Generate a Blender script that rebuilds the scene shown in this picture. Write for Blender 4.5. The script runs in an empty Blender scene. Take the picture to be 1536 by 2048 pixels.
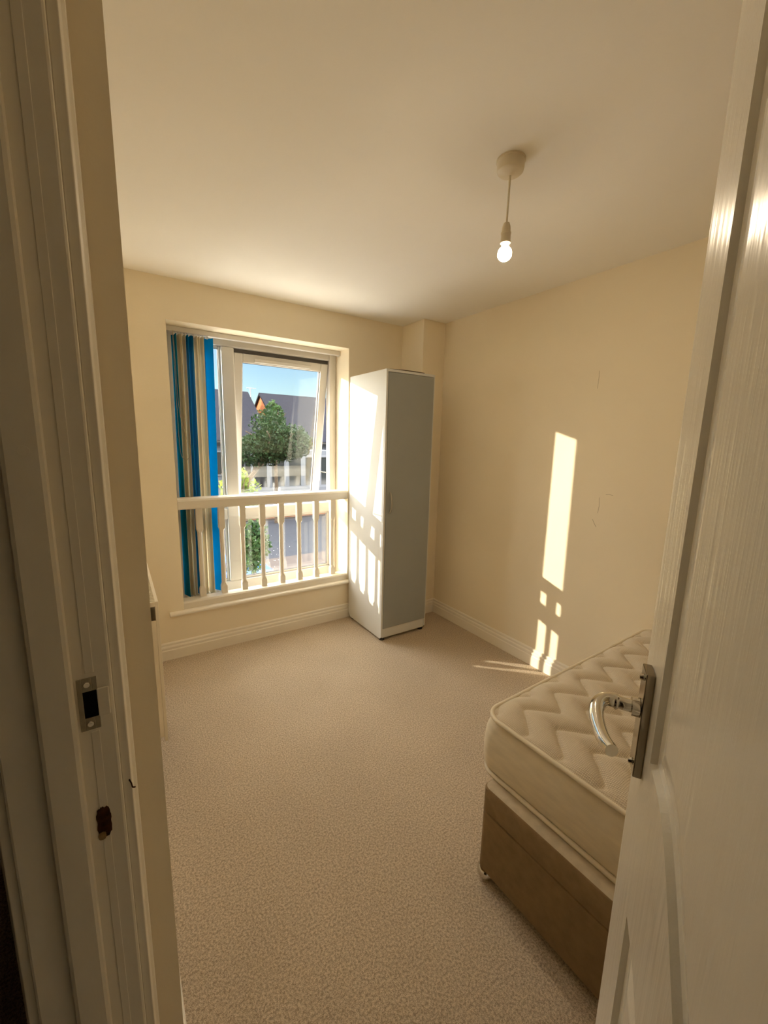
import bpy, bmesh, math, random
import numpy as np
from mathutils import Vector, Matrix

random.seed(7)
rng = np.random.default_rng(7)
scene = bpy.context.scene
COL = scene.collection
R = math.radians

# ------------------------------------------------------------------ camera
CAM_POS = Vector((-2.2816, -2.9027, 1.4790))
YAW, PITCH, ROLL, FPX = 0.58483, 0.17253, 0.02299, 820.0
cam_data = bpy.data.cameras.new('camera')
cam_data.sensor_fit = 'VERTICAL'
cam_data.sensor_height = 32.0
cam_data.lens = FPX * 32.0 / 2048.0
cam_data.clip_start = 0.02
cam_data.clip_end = 300
cam = bpy.data.objects.new('camera', cam_data)
COL.objects.link(cam)
_f = Vector((math.sin(YAW) * math.cos(PITCH), math.cos(YAW) * math.cos(PITCH), -math.sin(PITCH)))
_r0 = Vector((math.cos(YAW), -math.sin(YAW), 0))
_u0 = _r0.cross(_f)
_r = _r0 * math.cos(ROLL) + _u0 * math.sin(ROLL)
_u = -_r0 * math.sin(ROLL) + _u0 * math.cos(ROLL)
_m = Matrix((_r, _u, -_f)).transposed().to_4x4()
_m.translation = CAM_POS
cam.matrix_world = _m
scene.camera = cam

# ------------------------------------------------------------------ light and exposure
SUN_TRAVEL = Vector((1.0, -0.975, -0.32)).normalized()
SUN_STRENGTH = 1.7
SUN_COLOR = (1.0, 0.85, 0.64)
SKY_STRENGTH = 0.048
UPPER_SKY_FILL = 2.3
UPPER_SKY_FILL_COLOR = (1.0, 0.96, 0.90)
SUN_GLOW_FILL = ((12.0, 1.3), (60.0, 1.2))
SUN_GLOW_FILL_COLOR = (1.0, 0.94, 0.86)
BULB_STRENGTH = 128.0
EXPOSURE = 2.42

vs = scene.view_settings
vs.view_transform = 'Standard'
vs.look = 'None'
vs.gamma = 1.0
vs.use_curve_mapping = False
vs.exposure = EXPOSURE
try:
    scene.cycles.use_denoising = True
    scene.cycles.max_bounces = 14
    scene.cycles.diffuse_bounces = 8
    scene.cycles.transparent_max_bounces = 24
    scene.cycles.sample_clamp_indirect = 6.0
except Exception:
    pass

world = bpy.data.worlds.new('world')
scene.world = world
world.use_nodes = True
wn = world.node_tree
wn.nodes.clear()
w_out = wn.nodes.new('ShaderNodeOutputWorld')
w_bg = wn.nodes.new('ShaderNodeBackground')
w_sky = wn.nodes.new('ShaderNodeTexSky')
w_sky.sky_type = 'NISHITA'
w_sky.sun_disc = False
w_sky.sun_elevation = math.asin(-SUN_TRAVEL.z)
w_sky.sun_rotation = math.atan2(-SUN_TRAVEL.x, -SUN_TRAVEL.y)
w_sky.air_density = 1.0
w_sky.dust_density = 0.3
w_sky.ozone_density = 2.5
w_bg.inputs['Strength'].default_value = SKY_STRENGTH
wn.links.new(w_sky.outputs[0], w_bg.inputs[0])
# glow lobes added around the low sun to brighten the room
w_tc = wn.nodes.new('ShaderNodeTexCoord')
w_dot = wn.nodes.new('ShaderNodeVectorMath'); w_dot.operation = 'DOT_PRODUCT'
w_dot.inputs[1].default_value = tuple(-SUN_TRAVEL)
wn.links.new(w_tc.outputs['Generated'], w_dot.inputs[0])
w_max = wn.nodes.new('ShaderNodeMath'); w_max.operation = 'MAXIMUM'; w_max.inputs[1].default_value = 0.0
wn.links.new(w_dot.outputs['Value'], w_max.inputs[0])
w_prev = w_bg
for _exp, _str in SUN_GLOW_FILL:
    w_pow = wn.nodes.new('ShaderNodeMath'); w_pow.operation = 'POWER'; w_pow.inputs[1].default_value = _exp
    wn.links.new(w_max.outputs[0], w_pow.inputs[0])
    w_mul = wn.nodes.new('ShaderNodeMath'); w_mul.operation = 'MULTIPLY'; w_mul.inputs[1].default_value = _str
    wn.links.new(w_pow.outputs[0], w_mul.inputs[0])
    w_h = wn.nodes.new('ShaderNodeBackground'); w_h.inputs['Color'].default_value = (*SUN_GLOW_FILL_COLOR, 1)
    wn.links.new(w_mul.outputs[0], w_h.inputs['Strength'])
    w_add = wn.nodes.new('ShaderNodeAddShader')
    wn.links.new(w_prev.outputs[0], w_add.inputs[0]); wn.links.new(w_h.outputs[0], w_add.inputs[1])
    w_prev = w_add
# brightness added to the upper sky, out of view, as room fill
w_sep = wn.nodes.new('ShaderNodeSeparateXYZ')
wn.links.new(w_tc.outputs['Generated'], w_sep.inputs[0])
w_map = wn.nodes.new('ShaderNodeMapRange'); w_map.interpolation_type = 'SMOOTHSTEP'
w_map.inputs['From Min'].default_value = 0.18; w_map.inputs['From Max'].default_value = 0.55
w_map.inputs['To Max'].default_value = UPPER_SKY_FILL
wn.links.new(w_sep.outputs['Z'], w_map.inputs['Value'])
w_c = wn.nodes.new('ShaderNodeBackground'); w_c.inputs['Color'].default_value = (*UPPER_SKY_FILL_COLOR, 1)
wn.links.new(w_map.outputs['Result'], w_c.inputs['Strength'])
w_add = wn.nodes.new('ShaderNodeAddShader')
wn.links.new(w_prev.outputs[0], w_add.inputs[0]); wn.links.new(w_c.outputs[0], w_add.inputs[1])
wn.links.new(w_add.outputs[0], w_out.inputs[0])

sun_data = bpy.data.lights.new('sun', 'SUN')
sun_data.energy = SUN_STRENGTH
sun_data.color = SUN_COLOR
sun_data.angle = R(0.35)
sun = bpy.data.objects.new('sun', sun_data)
COL.objects.link(sun)
sun.rotation_euler = SUN_TRAVEL.to_track_quat('-Z', 'Y').to_euler()
sun.location = (-6, 6, 6)

# ------------------------------------------------------------------ materials
def new_mat(name):
    m = bpy.data.materials.new(name)
    m.use_nodes = True
    nt = m.node_tree
    b = nt.nodes['Principled BSDF']
    return m, nt, b

def mat(name, color, rough=0.5, metal=0.0, var=0.0, vscale=8.0, bump=0.0, bscale=200.0, spec=0.5, stretch=None, coat=0.0, detail=3.0):
    m, nt, b = new_mat(name)
    b.inputs['Base Color'].default_value = (*color, 1)
    b.inputs['Roughness'].default_value = rough
    b.inputs['Metallic'].default_value = metal
    b.inputs['Specular IOR Level'].default_value = spec
    if coat:
        b.inputs['Coat Weight'].default_value = coat
        b.inputs['Coat Roughness'].default_value = 0.12
    tc = nt.nodes.new('ShaderNodeTexCoord')
    src = tc.outputs['Object']
    if stretch:
        mp = nt.nodes.new('ShaderNodeMapping')
        mp.inputs['Scale'].default_value = stretch
        nt.links.new(src, mp.inputs['Vector'])
        src = mp.outputs['Vector']
    if var:
        n = nt.nodes.new('ShaderNodeTexNoise')
        n.inputs['Scale'].default_value = vscale
        n.inputs['Detail'].default_value = detail
        nt.links.new(src, n.inputs['Vector'])
        r = nt.nodes.new('ShaderNodeValToRGB')
        r.color_ramp.elements[0].position = 0.3
        r.color_ramp.elements[1].position = 0.7
        r.color_ramp.elements[0].color = (*[c * (1 - var) for c in color], 1)
        r.color_ramp.elements[1].color = (*[min(1, c * (1 + var)) for c in color], 1)
        nt.links.new(n.outputs['Fac'], r.inputs['Fac'])
        nt.links.new(r.outputs['Color'], b.inputs['Base Color'])
    if bump:
        n2 = nt.nodes.new('ShaderNodeTexNoise')
        n2.inputs['Scale'].default_value = bscale
        n2.inputs['Detail'].default_value = 4
        nt.links.new(src, n2.inputs['Vector'])
        bp = nt.nodes.new('ShaderNodeBump')
        bp.inputs['Strength'].default_value = bump
        bp.inputs['Distance'].default_value = 0.004
        nt.links.new(n2.outputs['Fac'], bp.inputs['Height'])
        nt.links.new(bp.outputs['Normal'], b.inputs['Normal'])
    return m

def carpet_mat():
    m, nt, b = new_mat('beige_carpet')
    b.inputs['Roughness'].default_value = 0.95
    b.inputs['Specular IOR Level'].default_value = 0.1
    b.inputs['Sheen Weight'].default_value = 0.25
    tc = nt.nodes.new('ShaderNodeTexCoord')
    n = nt.nodes.new('ShaderNodeTexNoise'); n.inputs['Scale'].default_value = 430; n.inputs['Detail'].default_value = 3
    n3 = nt.nodes.new('ShaderNodeTexNoise'); n3.inputs['Scale'].default_value = 150; n3.inputs['Detail'].default_value = 2
    n2 = nt.nodes.new('ShaderNodeTexNoise'); n2.inputs['Scale'].default_value = 2.2; n2.inputs['Detail'].default_value = 4
    for q in (n, n2, n3):
        nt.links.new(tc.outputs['Object'], q.inputs['Vector'])
    add = nt.nodes.new('ShaderNodeMath'); add.operation = 'ADD'
    nt.links.new(n.outputs['Fac'], add.inputs[0]); nt.links.new(n3.outputs['Fac'], add.inputs[1])
    half = nt.nodes.new('ShaderNodeMath'); half.operation = 'MULTIPLY'; half.inputs[1].default_value = 0.5
    nt.links.new(add.outputs[0], half.inputs[0])
    r = nt.nodes.new('ShaderNodeValToRGB')
    r.color_ramp.elements[0].position = 0.40; r.color_ramp.elements[0].color = (0.36, 0.275, 0.185, 1)
    r.color_ramp.elements[1].position = 0.59; r.color_ramp.elements[1].color = (0.74, 0.60, 0.43, 1)
    nt.links.new(half.outputs[0], r.inputs['Fac'])
    r2 = nt.nodes.new('ShaderNodeValToRGB')
    r2.color_ramp.elements[0].position = 0.35; r2.color_ramp.elements[0].color = (0.90, 0.90, 0.90, 1)
    r2.color_ramp.elements[1].position = 0.65; r2.color_ramp.elements[1].color = (1, 1, 1, 1)
    nt.links.new(n2.outputs['Fac'], r2.inputs['Fac'])
    mx = nt.nodes.new('ShaderNodeMix'); mx.data_type = 'RGBA'; mx.blend_type = 'MULTIPLY'; mx.inputs['Factor'].default_value = 1
    nt.links.new(r.outputs['Color'], mx.inputs[6]); nt.links.new(r2.outputs['Color'], mx.inputs[7])
    nt.links.new(mx.outputs[2], b.inputs['Base Color'])
    bp = nt.nodes.new('ShaderNodeBump'); bp.inputs['Strength'].default_value = 0.8; bp.inputs['Distance'].default_value = 0.006
    nt.links.new(half.outputs[0], bp.inputs['Height']); nt.links.new(bp.outputs['Normal'], b.inputs['Normal'])
    return m

def glass_mat():
    m, nt, b = new_mat('window_glass')
    nt.nodes.remove(b)
    out = nt.nodes['Material Output']
    tr = nt.nodes.new('ShaderNodeBsdfTransparent'); tr.inputs[0].default_value = (0.97, 0.985, 0.98, 1)
    gl = nt.nodes.new('ShaderNodeBsdfGlossy'); gl.inputs['Roughness'].default_value = 0.01
    fr = nt.nodes.new('ShaderNodeFresnel')
    ge = nt.nodes.new('ShaderNodeNewGeometry')
    mr = nt.nodes.new('ShaderNodeMapRange')          # same reflectance on both faces of the pane
    mr.inputs['To Min'].default_value = 1.75
    mr.inputs['To Max'].default_value = 1 / 1.75
    nt.links.new(ge.outputs['Backfacing'], mr.inputs['Value'])
    nt.links.new(mr.outputs['Result'], fr.inputs['IOR'])
    mx = nt.nodes.new('ShaderNodeMixShader')
    nt.links.new(fr.outputs[0], mx.inputs[0]); nt.links.new(tr.outputs[0], mx.inputs[1]); nt.links.new(gl.outputs[0], mx.inputs[2])
    nt.links.new(mx.outputs[0], out.inputs['Surface'])
    return m

def emit_mat(name, color, strength):
    m, nt, b = new_mat(name)
    b.inputs['Base Color'].default_value = (0.9, 0.9, 0.9, 1)
    b.inputs['Emission Color'].default_value = (*color, 1)
    b.inputs['Emission Strength'].default_value = strength
    return m

def mattress_mat():
    m, nt, b = new_mat('cream_knit_ticking')
    b.inputs['Roughness'].default_value = 0.85
    b.inputs['Specular IOR Level'].default_value = 0.2
    b.inputs['Sheen Weight'].default_value = 0.2
    b.inputs['Base Color'].default_value = (0.72, 0.63, 0.49, 1)
    tc = nt.nodes.new('ShaderNodeTexCoord')
    wv = nt.nodes.new('ShaderNodeTexWave'); wv.inputs['Scale'].default_value = 62; wv.inputs['Distortion'].default_value = 0.3
    wv.bands_direction = 'X'
    wv2 = nt.nodes.new('ShaderNodeTexWave'); wv2.inputs['Scale'].default_value = 62; wv2.bands_direction = 'Y'
    nt.links.new(tc.outputs['Object'], wv.inputs['Vector']); nt.links.new(tc.outputs['Object'], wv2.inputs['Vector'])
    mn = nt.nodes.new('ShaderNodeMath'); mn.operation = 'MULTIPLY'
    nt.links.new(wv.outputs['Fac'], mn.inputs[0]); nt.links.new(wv2.outputs['Fac'], mn.inputs[1])
    bp = nt.nodes.new('ShaderNodeBump'); bp.inputs['Strength'].default_value = 0.55; bp.inputs['Distance'].default_value = 0.002
    nt.links.new(mn.outputs[0], bp.inputs['Height']); nt.links.new(bp.outputs['Normal'], b.inputs['Normal'])
    r = nt.nodes.new('ShaderNodeValToRGB')
    r.color_ramp.elements[0].color = (0.60, 0.51, 0.38, 1); r.color_ramp.elements[1].color = (0.78, 0.69, 0.54, 1)
    nt.links.new(mn.outputs[0], r.inputs['Fac']); nt.links.new(r.outputs['Color'], b.inputs['Base Color'])
    return m

def tile_mat(name, c1, c2, scale):
    m, nt, b = new_mat(name)
    b.inputs['Roughness'].default_value = 1.0
    b.inputs['Specular IOR Level'].default_value = 0.08
    tc = nt.nodes.new('ShaderNodeTexCoord')
    br = nt.nodes.new('ShaderNodeTexBrick')
    br.inputs['Color1'].default_value = (*c1, 1); br.inputs['Color2'].default_value = (*c2, 1)
    br.inputs['Mortar'].default_value = (*[0.6 * c for c in c1], 1)
    br.inputs['Scale'].default_value = scale
    br.inputs['Mortar Size'].default_value = 0.012
    mp = nt.nodes.new('ShaderNodeMapping'); mp.inputs['Rotation'].default_value = (R(90), 0, 0)
    nt.links.new(tc.outputs['Object'], mp.inputs['Vector']); nt.links.new(mp.outputs['Vector'], br.inputs['Vector'])
    nt.links.new(br.outputs['Color'], b.inputs['Base Color'])
    return m

def leaf_mat(name, c1, c2):
    m, nt, b = new_mat(name)
    b.inputs['Roughness'].default_value = 0.6
    b.inputs['Specular IOR Level'].default_value = 0.25
    tc = nt.nodes.new('ShaderNodeTexCoord')
    n = nt.nodes.new('ShaderNodeTexNoise'); n.inputs['Scale'].default_value = 3.5
    nt.links.new(tc.outputs['Object'], n.inputs['Vector'])
    r = nt.nodes.new('ShaderNodeValToRGB')
    r.color_ramp.elements[0].position = 0.35; r.color_ramp.elements[0].color = (*c1, 1)
    r.color_ramp.elements[1].position = 0.65; r.color_ramp.elements[1].color = (*c2, 1)
    nt.links.new(n.outputs['Fac'], r.inputs['Fac']); nt.links.new(r.outputs['Color'], b.inputs['Base Color'])
    tl = nt.nodes.new('ShaderNodeBsdfTranslucent')
    nt.links.new(r.outputs['Color'], tl.inputs['Color'])
    mx = nt.nodes.new('ShaderNodeMixShader'); mx.inputs[0].default_value = 0.35
    out = nt.nodes['Material Output']
    nt.links.new(b.outputs[0], mx.inputs[1]); nt.links.new(tl.outputs[0], mx.inputs[2]); nt.links.new(mx.outputs[0], out.inputs['Surface'])
    return m

M = {}
M['wall'] = mat('cream_wall_paint', (0.87, 0.775, 0.595), 0.75, var=0.03, vscale=1.3, bump=0.06, bscale=160, spec=0.25)
M['hall'] = mat('hall_paint_with_shade', (0.10, 0.075, 0.05), 0.8, var=0.03, vscale=1.3)  # shade of the unlit hall put into the wall colour
M['ceiling'] = mat('off_white_ceiling_paint', (0.93, 0.90, 0.83), 0.9, var=0.015, vscale=2, bump=0.04, bscale=150, spec=0.2)
M['wood'] = mat('white_gloss_woodwork', (0.87, 0.81, 0.69), 0.32, bump=0.03, bscale=60, spec=0.45)
M['frame_wood'] = mat('white_gloss_door_frame', (0.85, 0.79, 0.66), 0.35, bump=0.05, bscale=60, spec=0.4, stretch=(1, 1, 0.15))
M['door'] = mat('white_gloss_grained_door', (0.92, 0.895, 0.83), 0.22, bump=0.22, bscale=90, spec=0.5, stretch=(1, 1, 0.05))
M['upvc'] = mat('white_upvc', (0.68, 0.65, 0.60), 0.3, spec=0.45)
M['rail'] = mat('white_painted_balustrade', (0.76, 0.70, 0.59), 0.4, bump=0.03, bscale=50)
M['carpet'] = carpet_mat()
M['glass'] = glass_mat()
M['gasket'] = mat('grey_window_gasket', (0.10, 0.09, 0.085), 0.6)
M['melamine'] = mat('white_melamine', (0.70, 0.70, 0.67), 0.38, spec=0.4)
M['grey_door'] = mat('grey_melamine', (0.32, 0.335, 0.32), 0.45, var=0.03, vscale=3)
M['silver'] = mat('silver_plastic', (0.40, 0.38, 0.33), 0.35, metal=0.5)
M['chrome'] = mat('polished_chrome', (0.72, 0.69, 0.62), 0.08, metal=1.0)
M['plate_dark_reflection'] = mat('plate_with_painted_reflection', (0.30, 0.26, 0.20), 0.12, metal=1.0)  # chrome plate with a dark reflection put into its colour
M['dull_metal'] = mat('painted_over_steel', (0.42, 0.37, 0.27), 0.4, metal=0.7, var=0.15, vscale=60)
M['dark'] = mat('painted_recess_shade', (0.008, 0.007, 0.006), 0.9, spec=0.05)  # near-black colour standing in for the shade inside the latch hole
M['raw_wood'] = mat('splintered_bare_wood', (0.055, 0.022, 0.008), 0.9, var=0.6, vscale=90, bump=0.5, bscale=120, spec=0.1)
M['raw_light'] = mat('pale_splintered_wood', (0.30, 0.20, 0.09), 0.9, var=0.3, vscale=120, spec=0.1)
M['foot'] = mat('black_plastic_foot', (0.03, 0.028, 0.025), 0.5)
M['scuff'] = mat('faint_wall_scuff', (0.38, 0.30, 0.20), 0.9)
M['card'] = mat('dark_brown_sheet', (0.09, 0.055, 0.03), 0.8, var=0.15, vscale=10)
M['blue'] = mat('teal_blue_blind_fabric', (0.008, 0.26, 0.42), 0.8, bump=0.05, bscale=400, spec=0.15)
M['cream'] = mat('cream_blind_fabric', (0.90, 0.84, 0.70), 0.8, bump=0.05, bscale=400, spec=0.15)
for k, tcol in (('blue', (0.015, 0.42, 0.70)), ('cream', (0.88, 0.80, 0.62))):
    nt = M[k].node_tree
    tl = nt.nodes.new('ShaderNodeBsdfTranslucent'); tl.inputs['Color'].default_value = (*tcol, 1)
    mx = nt.nodes.new('ShaderNodeMixShader'); mx.inputs[0].default_value = 0.62
    nt.links.new(nt.nodes['Principled BSDF'].outputs[0], mx.inputs[1]); nt.links.new(tl.outputs[0], mx.inputs[2])
    nt.links.new(mx.outputs[0], nt.nodes['Material Output'].inputs['Surface'])
M['weight'] = mat('white_blind_weight', (0.75, 0.74, 0.68), 0.5)
M['cord'] = mat('thin_beige_cord', (0.30, 0.24, 0.15), 0.7)
M['ticking'] = mattress_mat()
M['border'] = mat('cream_mattress_border', (0.76, 0.675, 0.52), 0.7, var=0.06, vscale=14, bump=0.25, bscale=9, spec=0.25, stretch=(1, 1, 4))
M['piping'] = mat('cream_piping_tape', (0.76, 0.68, 0.53), 0.7)
M['divan'] = mat('brown_suede_fabric', (0.27, 0.185, 0.098), 0.9, var=0.10, vscale=30, bump=0.1, bscale=500, spec=0.12)
M['divan_top'] = mat('beige_platform_fabric', (0.50, 0.42, 0.30), 0.9, var=0.08, vscale=40, spec=0.12)
M['pendant'] = mat('white_lamp_plastic', (0.78, 0.70, 0.54), 0.4)
M['bulb'] = emit_mat('glowing_bulb', (1.0, 0.82, 0.58), BULB_STRENGTH)
M['bulb_base'] = emit_mat('frosted_bulb_shoulder', (1.0, 0.84, 0.62), 1.6)
M['radiator'] = mat('white_radiator_enamel', (0.82, 0.74, 0.59), 0.3)
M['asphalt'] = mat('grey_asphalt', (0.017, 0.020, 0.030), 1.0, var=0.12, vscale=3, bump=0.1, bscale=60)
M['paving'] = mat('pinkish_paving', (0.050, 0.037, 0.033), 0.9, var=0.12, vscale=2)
M['bounce_pale'] = mat('pale_bounce_paving', (0.80, 0.77, 0.71), 0.9, var=0.06, vscale=1.5)  # kept pale so the added ground throws sun up to the ceiling
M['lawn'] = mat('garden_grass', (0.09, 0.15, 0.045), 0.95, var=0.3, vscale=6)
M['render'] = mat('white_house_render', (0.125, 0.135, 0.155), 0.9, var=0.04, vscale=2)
M['brick'] = tile_mat('orange_brick', (0.40, 0.16, 0.07), (0.34, 0.13, 0.06), 5.0)
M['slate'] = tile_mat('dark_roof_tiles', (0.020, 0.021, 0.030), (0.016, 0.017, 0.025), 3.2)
M['house_frame'] = mat('white_house_window_frame', (0.15, 0.16, 0.18), 0.5)
M['house_glass'] = mat('dark_house_glazing', (0.02, 0.025, 0.03), 0.08, spec=0.6)
M['leaf_dark'] = leaf_mat('dark_green_leaves', (0.008, 0.026, 0.009), (0.028, 0.062, 0.020))
M['leaf_lime'] = leaf_mat('yellow_green_leaves', (0.09, 0.15, 0.018), (0.22, 0.27, 0.045))
M['leaf_mid'] = leaf_mat('mid_green_leaves', (0.016, 0.05, 0.017), (0.055, 0.11, 0.03))
M['bark'] = mat('brown_bark', (0.10, 0.07, 0.045), 0.95, var=0.3, vscale=12, bump=0.5, bscale=30)
M['petal'] = mat('white_petals', (0.40, 0.39, 0.37), 0.7)
M['car'] = mat('blue_car_paint', (0.02, 0.12, 0.50), 0.25, coat=0.6)
M['tyre'] = mat('black_tyre', (0.02, 0.02, 0.02), 0.8)
M['aerial'] = mat('grey_aerial_metal', (0.35, 0.36, 0.38), 0.4, metal=0.8)

# ------------------------------------------------------------------ mesh helpers
def box(bm, x0, x1, y0, y1, z0, z1):
    v = [bm.verts.new(p) for p in ((x0, y0, z0), (x1, y0, z0), (x1, y1, z0), (x0, y1, z0),
                                   (x0, y0, z1), (x1, y0, z1), (x1, y1, z1), (x0, y1, z1))]
    for f in ((0, 3, 2, 1), (4, 5, 6, 7), (0, 1, 5, 4), (1, 2, 6, 5), (2, 3, 7, 6), (3, 0, 4, 7)):
        bm.faces.new([v[i] for i in f])

def boxes(*bs):
    bm = bmesh.new()
    for b in bs:
        box(bm, *b)
    return bm

def loft(bm, rings, cap=True, closed=True):
    rv = [[bm.verts.new(p) for p in ring] for ring in rings]
    n = len(rv[0])
    for a, b in zip(rv[:-1], rv[1:]):
        for i in range(n if closed else n - 1):
            j = (i + 1) % n
            bm.faces.new((a[i], a[j], b[j], b[i]))
    if cap and closed:
        bm.faces.new(list(reversed(rv[0])))
        bm.faces.new(rv[-1])
    return rv

def tube(bm, pts, rad, n=12, cap=True):
    pts = [Vector(p) for p in pts]
    rads = rad if isinstance(rad, (list, tuple)) else [rad] * len(pts)
    rings = []
    prev = None
    for i, p in enumerate(pts):
        t = (pts[min(i + 1, len(pts) - 1)] - pts[max(i - 1, 0)]).normalized()
        if prev is None:
            ref = Vector((0, 0, 1)) if abs(t.z) < 0.9 else Vector((1, 0, 0))
            a = t.cross(ref).normalized()
        else:
            a = (prev - t * prev.dot(t)).normalized()
        prev = a
        b = t.cross(a)
        rings.append([p + (a * math.cos(2 * math.pi * k / n) + b * math.sin(2 * math.pi * k / n)) * rads[i] for k in range(n)])
    loft(bm, rings, cap)

def lathe(bm, prof, c=(0, 0, 0), n=32):
    rings = []
    for r, z in prof:
        rings.append([(c[0] + r * math.cos(2 * math.pi * k / n), c[1] + r * math.sin(2 * math.pi * k / n), c[2] + z) for k in range(n)])
    loft(bm, rings)

def prism(bm, prof, axis, a0, a1):
    """extrude a closed 2D profile along an axis; profile is in the two other axes in xyz order"""
    def P(u, v, a):
        return {'x': (a, u, v), 'y': (u, a, v), 'z': (u, v, a)}[axis]
    loft(bm, [[P(u, v, a0) for u, v in prof], [P(u, v, a1) for u, v in prof]])

def bezier_pts(p, n=6):
    """Catmull-Rom through the points"""
    p = [Vector(q) for q in p]
    out = []
    for i in range(len(p) - 1):
        a, b, c, d = p[max(i - 1, 0)], p[i], p[i + 1], p[min(i + 2, len(p) - 1)]
        for k in range(n):
            t = k / n
            out.append(0.5 * ((2 * b) + (c - a) * t + (2 * a - 5 * b + 4 * c - d) * t * t + (3 * b - a - 3 * c + d) * t ** 3))
    out.append(p[-1])
    return out

def obj(name, bm, m, parent=None, bevel=0.0, smooth=False, seg=2):
    bmesh.ops.recalc_face_normals(bm, faces=bm.faces[:])
    me = bpy.data.meshes.new(name)
    bm.to_mesh(me)
    bm.free()
    if smooth:
        for p in me.polygons:
            p.use_smooth = True
    me.materials.append(m)
    o = bpy.data.objects.new(name, me)
    COL.objects.link(o)
    if parent is not None:
        o.parent = parent
    if bevel:
        md = o.modifiers.new('bevel', 'BEVEL')
        md.width = bevel
        md.segments = seg
        md.limit_method = 'ANGLE'
        md.angle_limit = R(40)
        md.harden_normals = False
    return o

def shade_auto(o, ang=40):
    for p in o.data.polygons:
        p.use_smooth = True
    try:
        o.data.set_sharp_from_angle(angle=R(ang))
    except Exception:
        pass
    return o

def pyobj(name, verts, faces, m, parent=None, smooth=False):
    me = bpy.data.meshes.new(name)
    me.from_pydata([tuple(map(float, v)) for v in verts], [], [tuple(map(int, f)) for f in faces])
    me.update()
    if smooth:
        for p in me.polygons:
            p.use_smooth = True
    me.materials.append(m)
    o = bpy.data.objects.new(name, me)
    COL.objects.link(o)
    if parent is not None:
        o.parent = parent
    return o

def rooted(root, bm):
    """geometry given in world coordinates -> local to an unrotated root"""
    bmesh.ops.translate(bm, verts=bm.verts[:], vec=-Vector(root.location))
    return bm

def tag(o, label, cat, group=None, kind=None):
    o['label'] = label
    o['category'] = cat
    if group:
        o['group'] = group
    if kind:
        o['kind'] = kind
    return o

def thing(name, label, cat, loc=(0, 0, 0), rotz=0.0, group=None):
    o = bpy.data.objects.new(name, None)
    o.empty_display_size = 0.1
    COL.objects.link(o)
    o.location = loc
    o.rotation_euler = (0, 0, rotz)
    return tag(o, label, cat, group)

def struct(name, bm, m, label, cat, bevel=0.0, parent=None):
    o = obj(name, bm, m, parent, bevel)
    if parent is None:
        tag(o, label, cat, kind='structure')
    return o

def copy_thing(root, loc, label=None):
    c = root.copy(); COL.objects.link(c); c.location = loc
    if label:
        c['label'] = label
    for ch in list(root.children):
        d = ch.copy(); COL.objects.link(d); d.parent = c
        for g in list(ch.children):
            e = g.copy(); COL.objects.link(e); e.parent = d
    return c

# ------------------------------------------------------------------ dimensions
H = 2.40
XL = -2.2525            # radiator wall face
XD = -2.3025            # door wall face (room side)
XC = -2.4145            # door wall face (hall side)
YN = -4.10             # near wall
YJ = -2.333            # left jamb face
DW = 0.770             # opening width
YH = YJ - DW           # hinge jamb face
DH = 2.12              # opening height
WX0, WX1, WZ0, WZ1 = -1.954, -0.7133, 0.326, 2.1635   # window opening
YF = 0.215             # window frame inner face
BOXX, BOXY = -0.219, -0.2805                           # pipe boxing in the corner

# ------------------------------------------------------------------ room shell
struct('floor', boxes((XC - 1.3, 0.12, YN - 0.1, 0.05, -0.12, 0.0)), M['carpet'], 'beige speckled fitted carpet covering the bedroom floor', 'carpet')
struct('ceiling', boxes((XC - 1.3, 0.12, YN - 0.1, 0.3, H, H + 0.12)), M['ceiling'], 'plain off-white ceiling above the bedroom', 'ceiling')
struct('wall_window', boxes((XL - 0.15, WX0, 0, 0.30, 0, H), (WX1, 0.12, 0, 0.30, 0, H),
                            (WX0, WX1, 0, 0.30, WZ1, H), (WX0, WX1, 0, 0.30, 0, WZ0 - 0.028)), M['wall'],
       'cream wall with the tall window opening', 'wall')
struct('wall_right', boxes((0, 0.12, YN, 0.0, 0, H)), M['wall'], 'cream wall with the strips of sunlight, beside the bed', 'wall')
for pts in ([(-0.0002, -1.575, 1.885), (-0.0004, -1.578, 1.85), (-0.0002, -1.575, 1.79)], [(-0.0002, -1.63, 1.06), (-0.0004, -1.645, 1.035), (-0.0002, -1.655, 1.02)],
            [(-0.0002, -1.655, 1.19), (-0.0004, -1.66, 1.14), (-0.0002, -1.655, 1.10)], [(-0.0002, -1.69, 1.21), (-0.0004, -1.71, 1.213), (-0.0002, -1.73, 1.21)]):
    _bm = bmesh.new()
    tube(_bm, pts, 0.0008, 6)
    obj('scuff_mark', _bm, M['scuff'], bpy.data.objects['wall_right'])
struct('wall_near', boxes((XC - 1.3, 0.12, YN - 0.12, YN, 0, H)), M['wall'], 'cream wall at the head of the bed, outside the view', 'wall')
struct('wall_left', boxes((XL - 0.14, XL, YJ + 0.070, 0.0, 0, H)), M['wall'], 'cream wall behind the radiator, ending beside the door frame', 'wall')
struct('wall_door', boxes((XC, XD, YJ + 0.03, YJ + 0.070, 0, H), (XC, XD, YN, YH - 0.03, 0, H),
                          (XC, XD, YH - 0.03, YJ + 0.03, DH + 0.03, H)), M['wall'], 'cream wall around the doorway', 'wall')
struct('wall_boxing', boxes((BOXX, 0.0, BOXY, 0.0, 0, H)), M['wall'], 'cream pipe boxing filling the corner behind the wardrobe', 'wall', bevel=0.003)
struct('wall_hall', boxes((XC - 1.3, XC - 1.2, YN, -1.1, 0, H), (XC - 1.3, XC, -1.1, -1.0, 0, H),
                          (XC - 0.02, XC, YJ + 0.070, -1.1, 0, H)), M['hall'], 'unlit walls of the hall outside the doorway, darkened by painted shade', 'wall')

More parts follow.
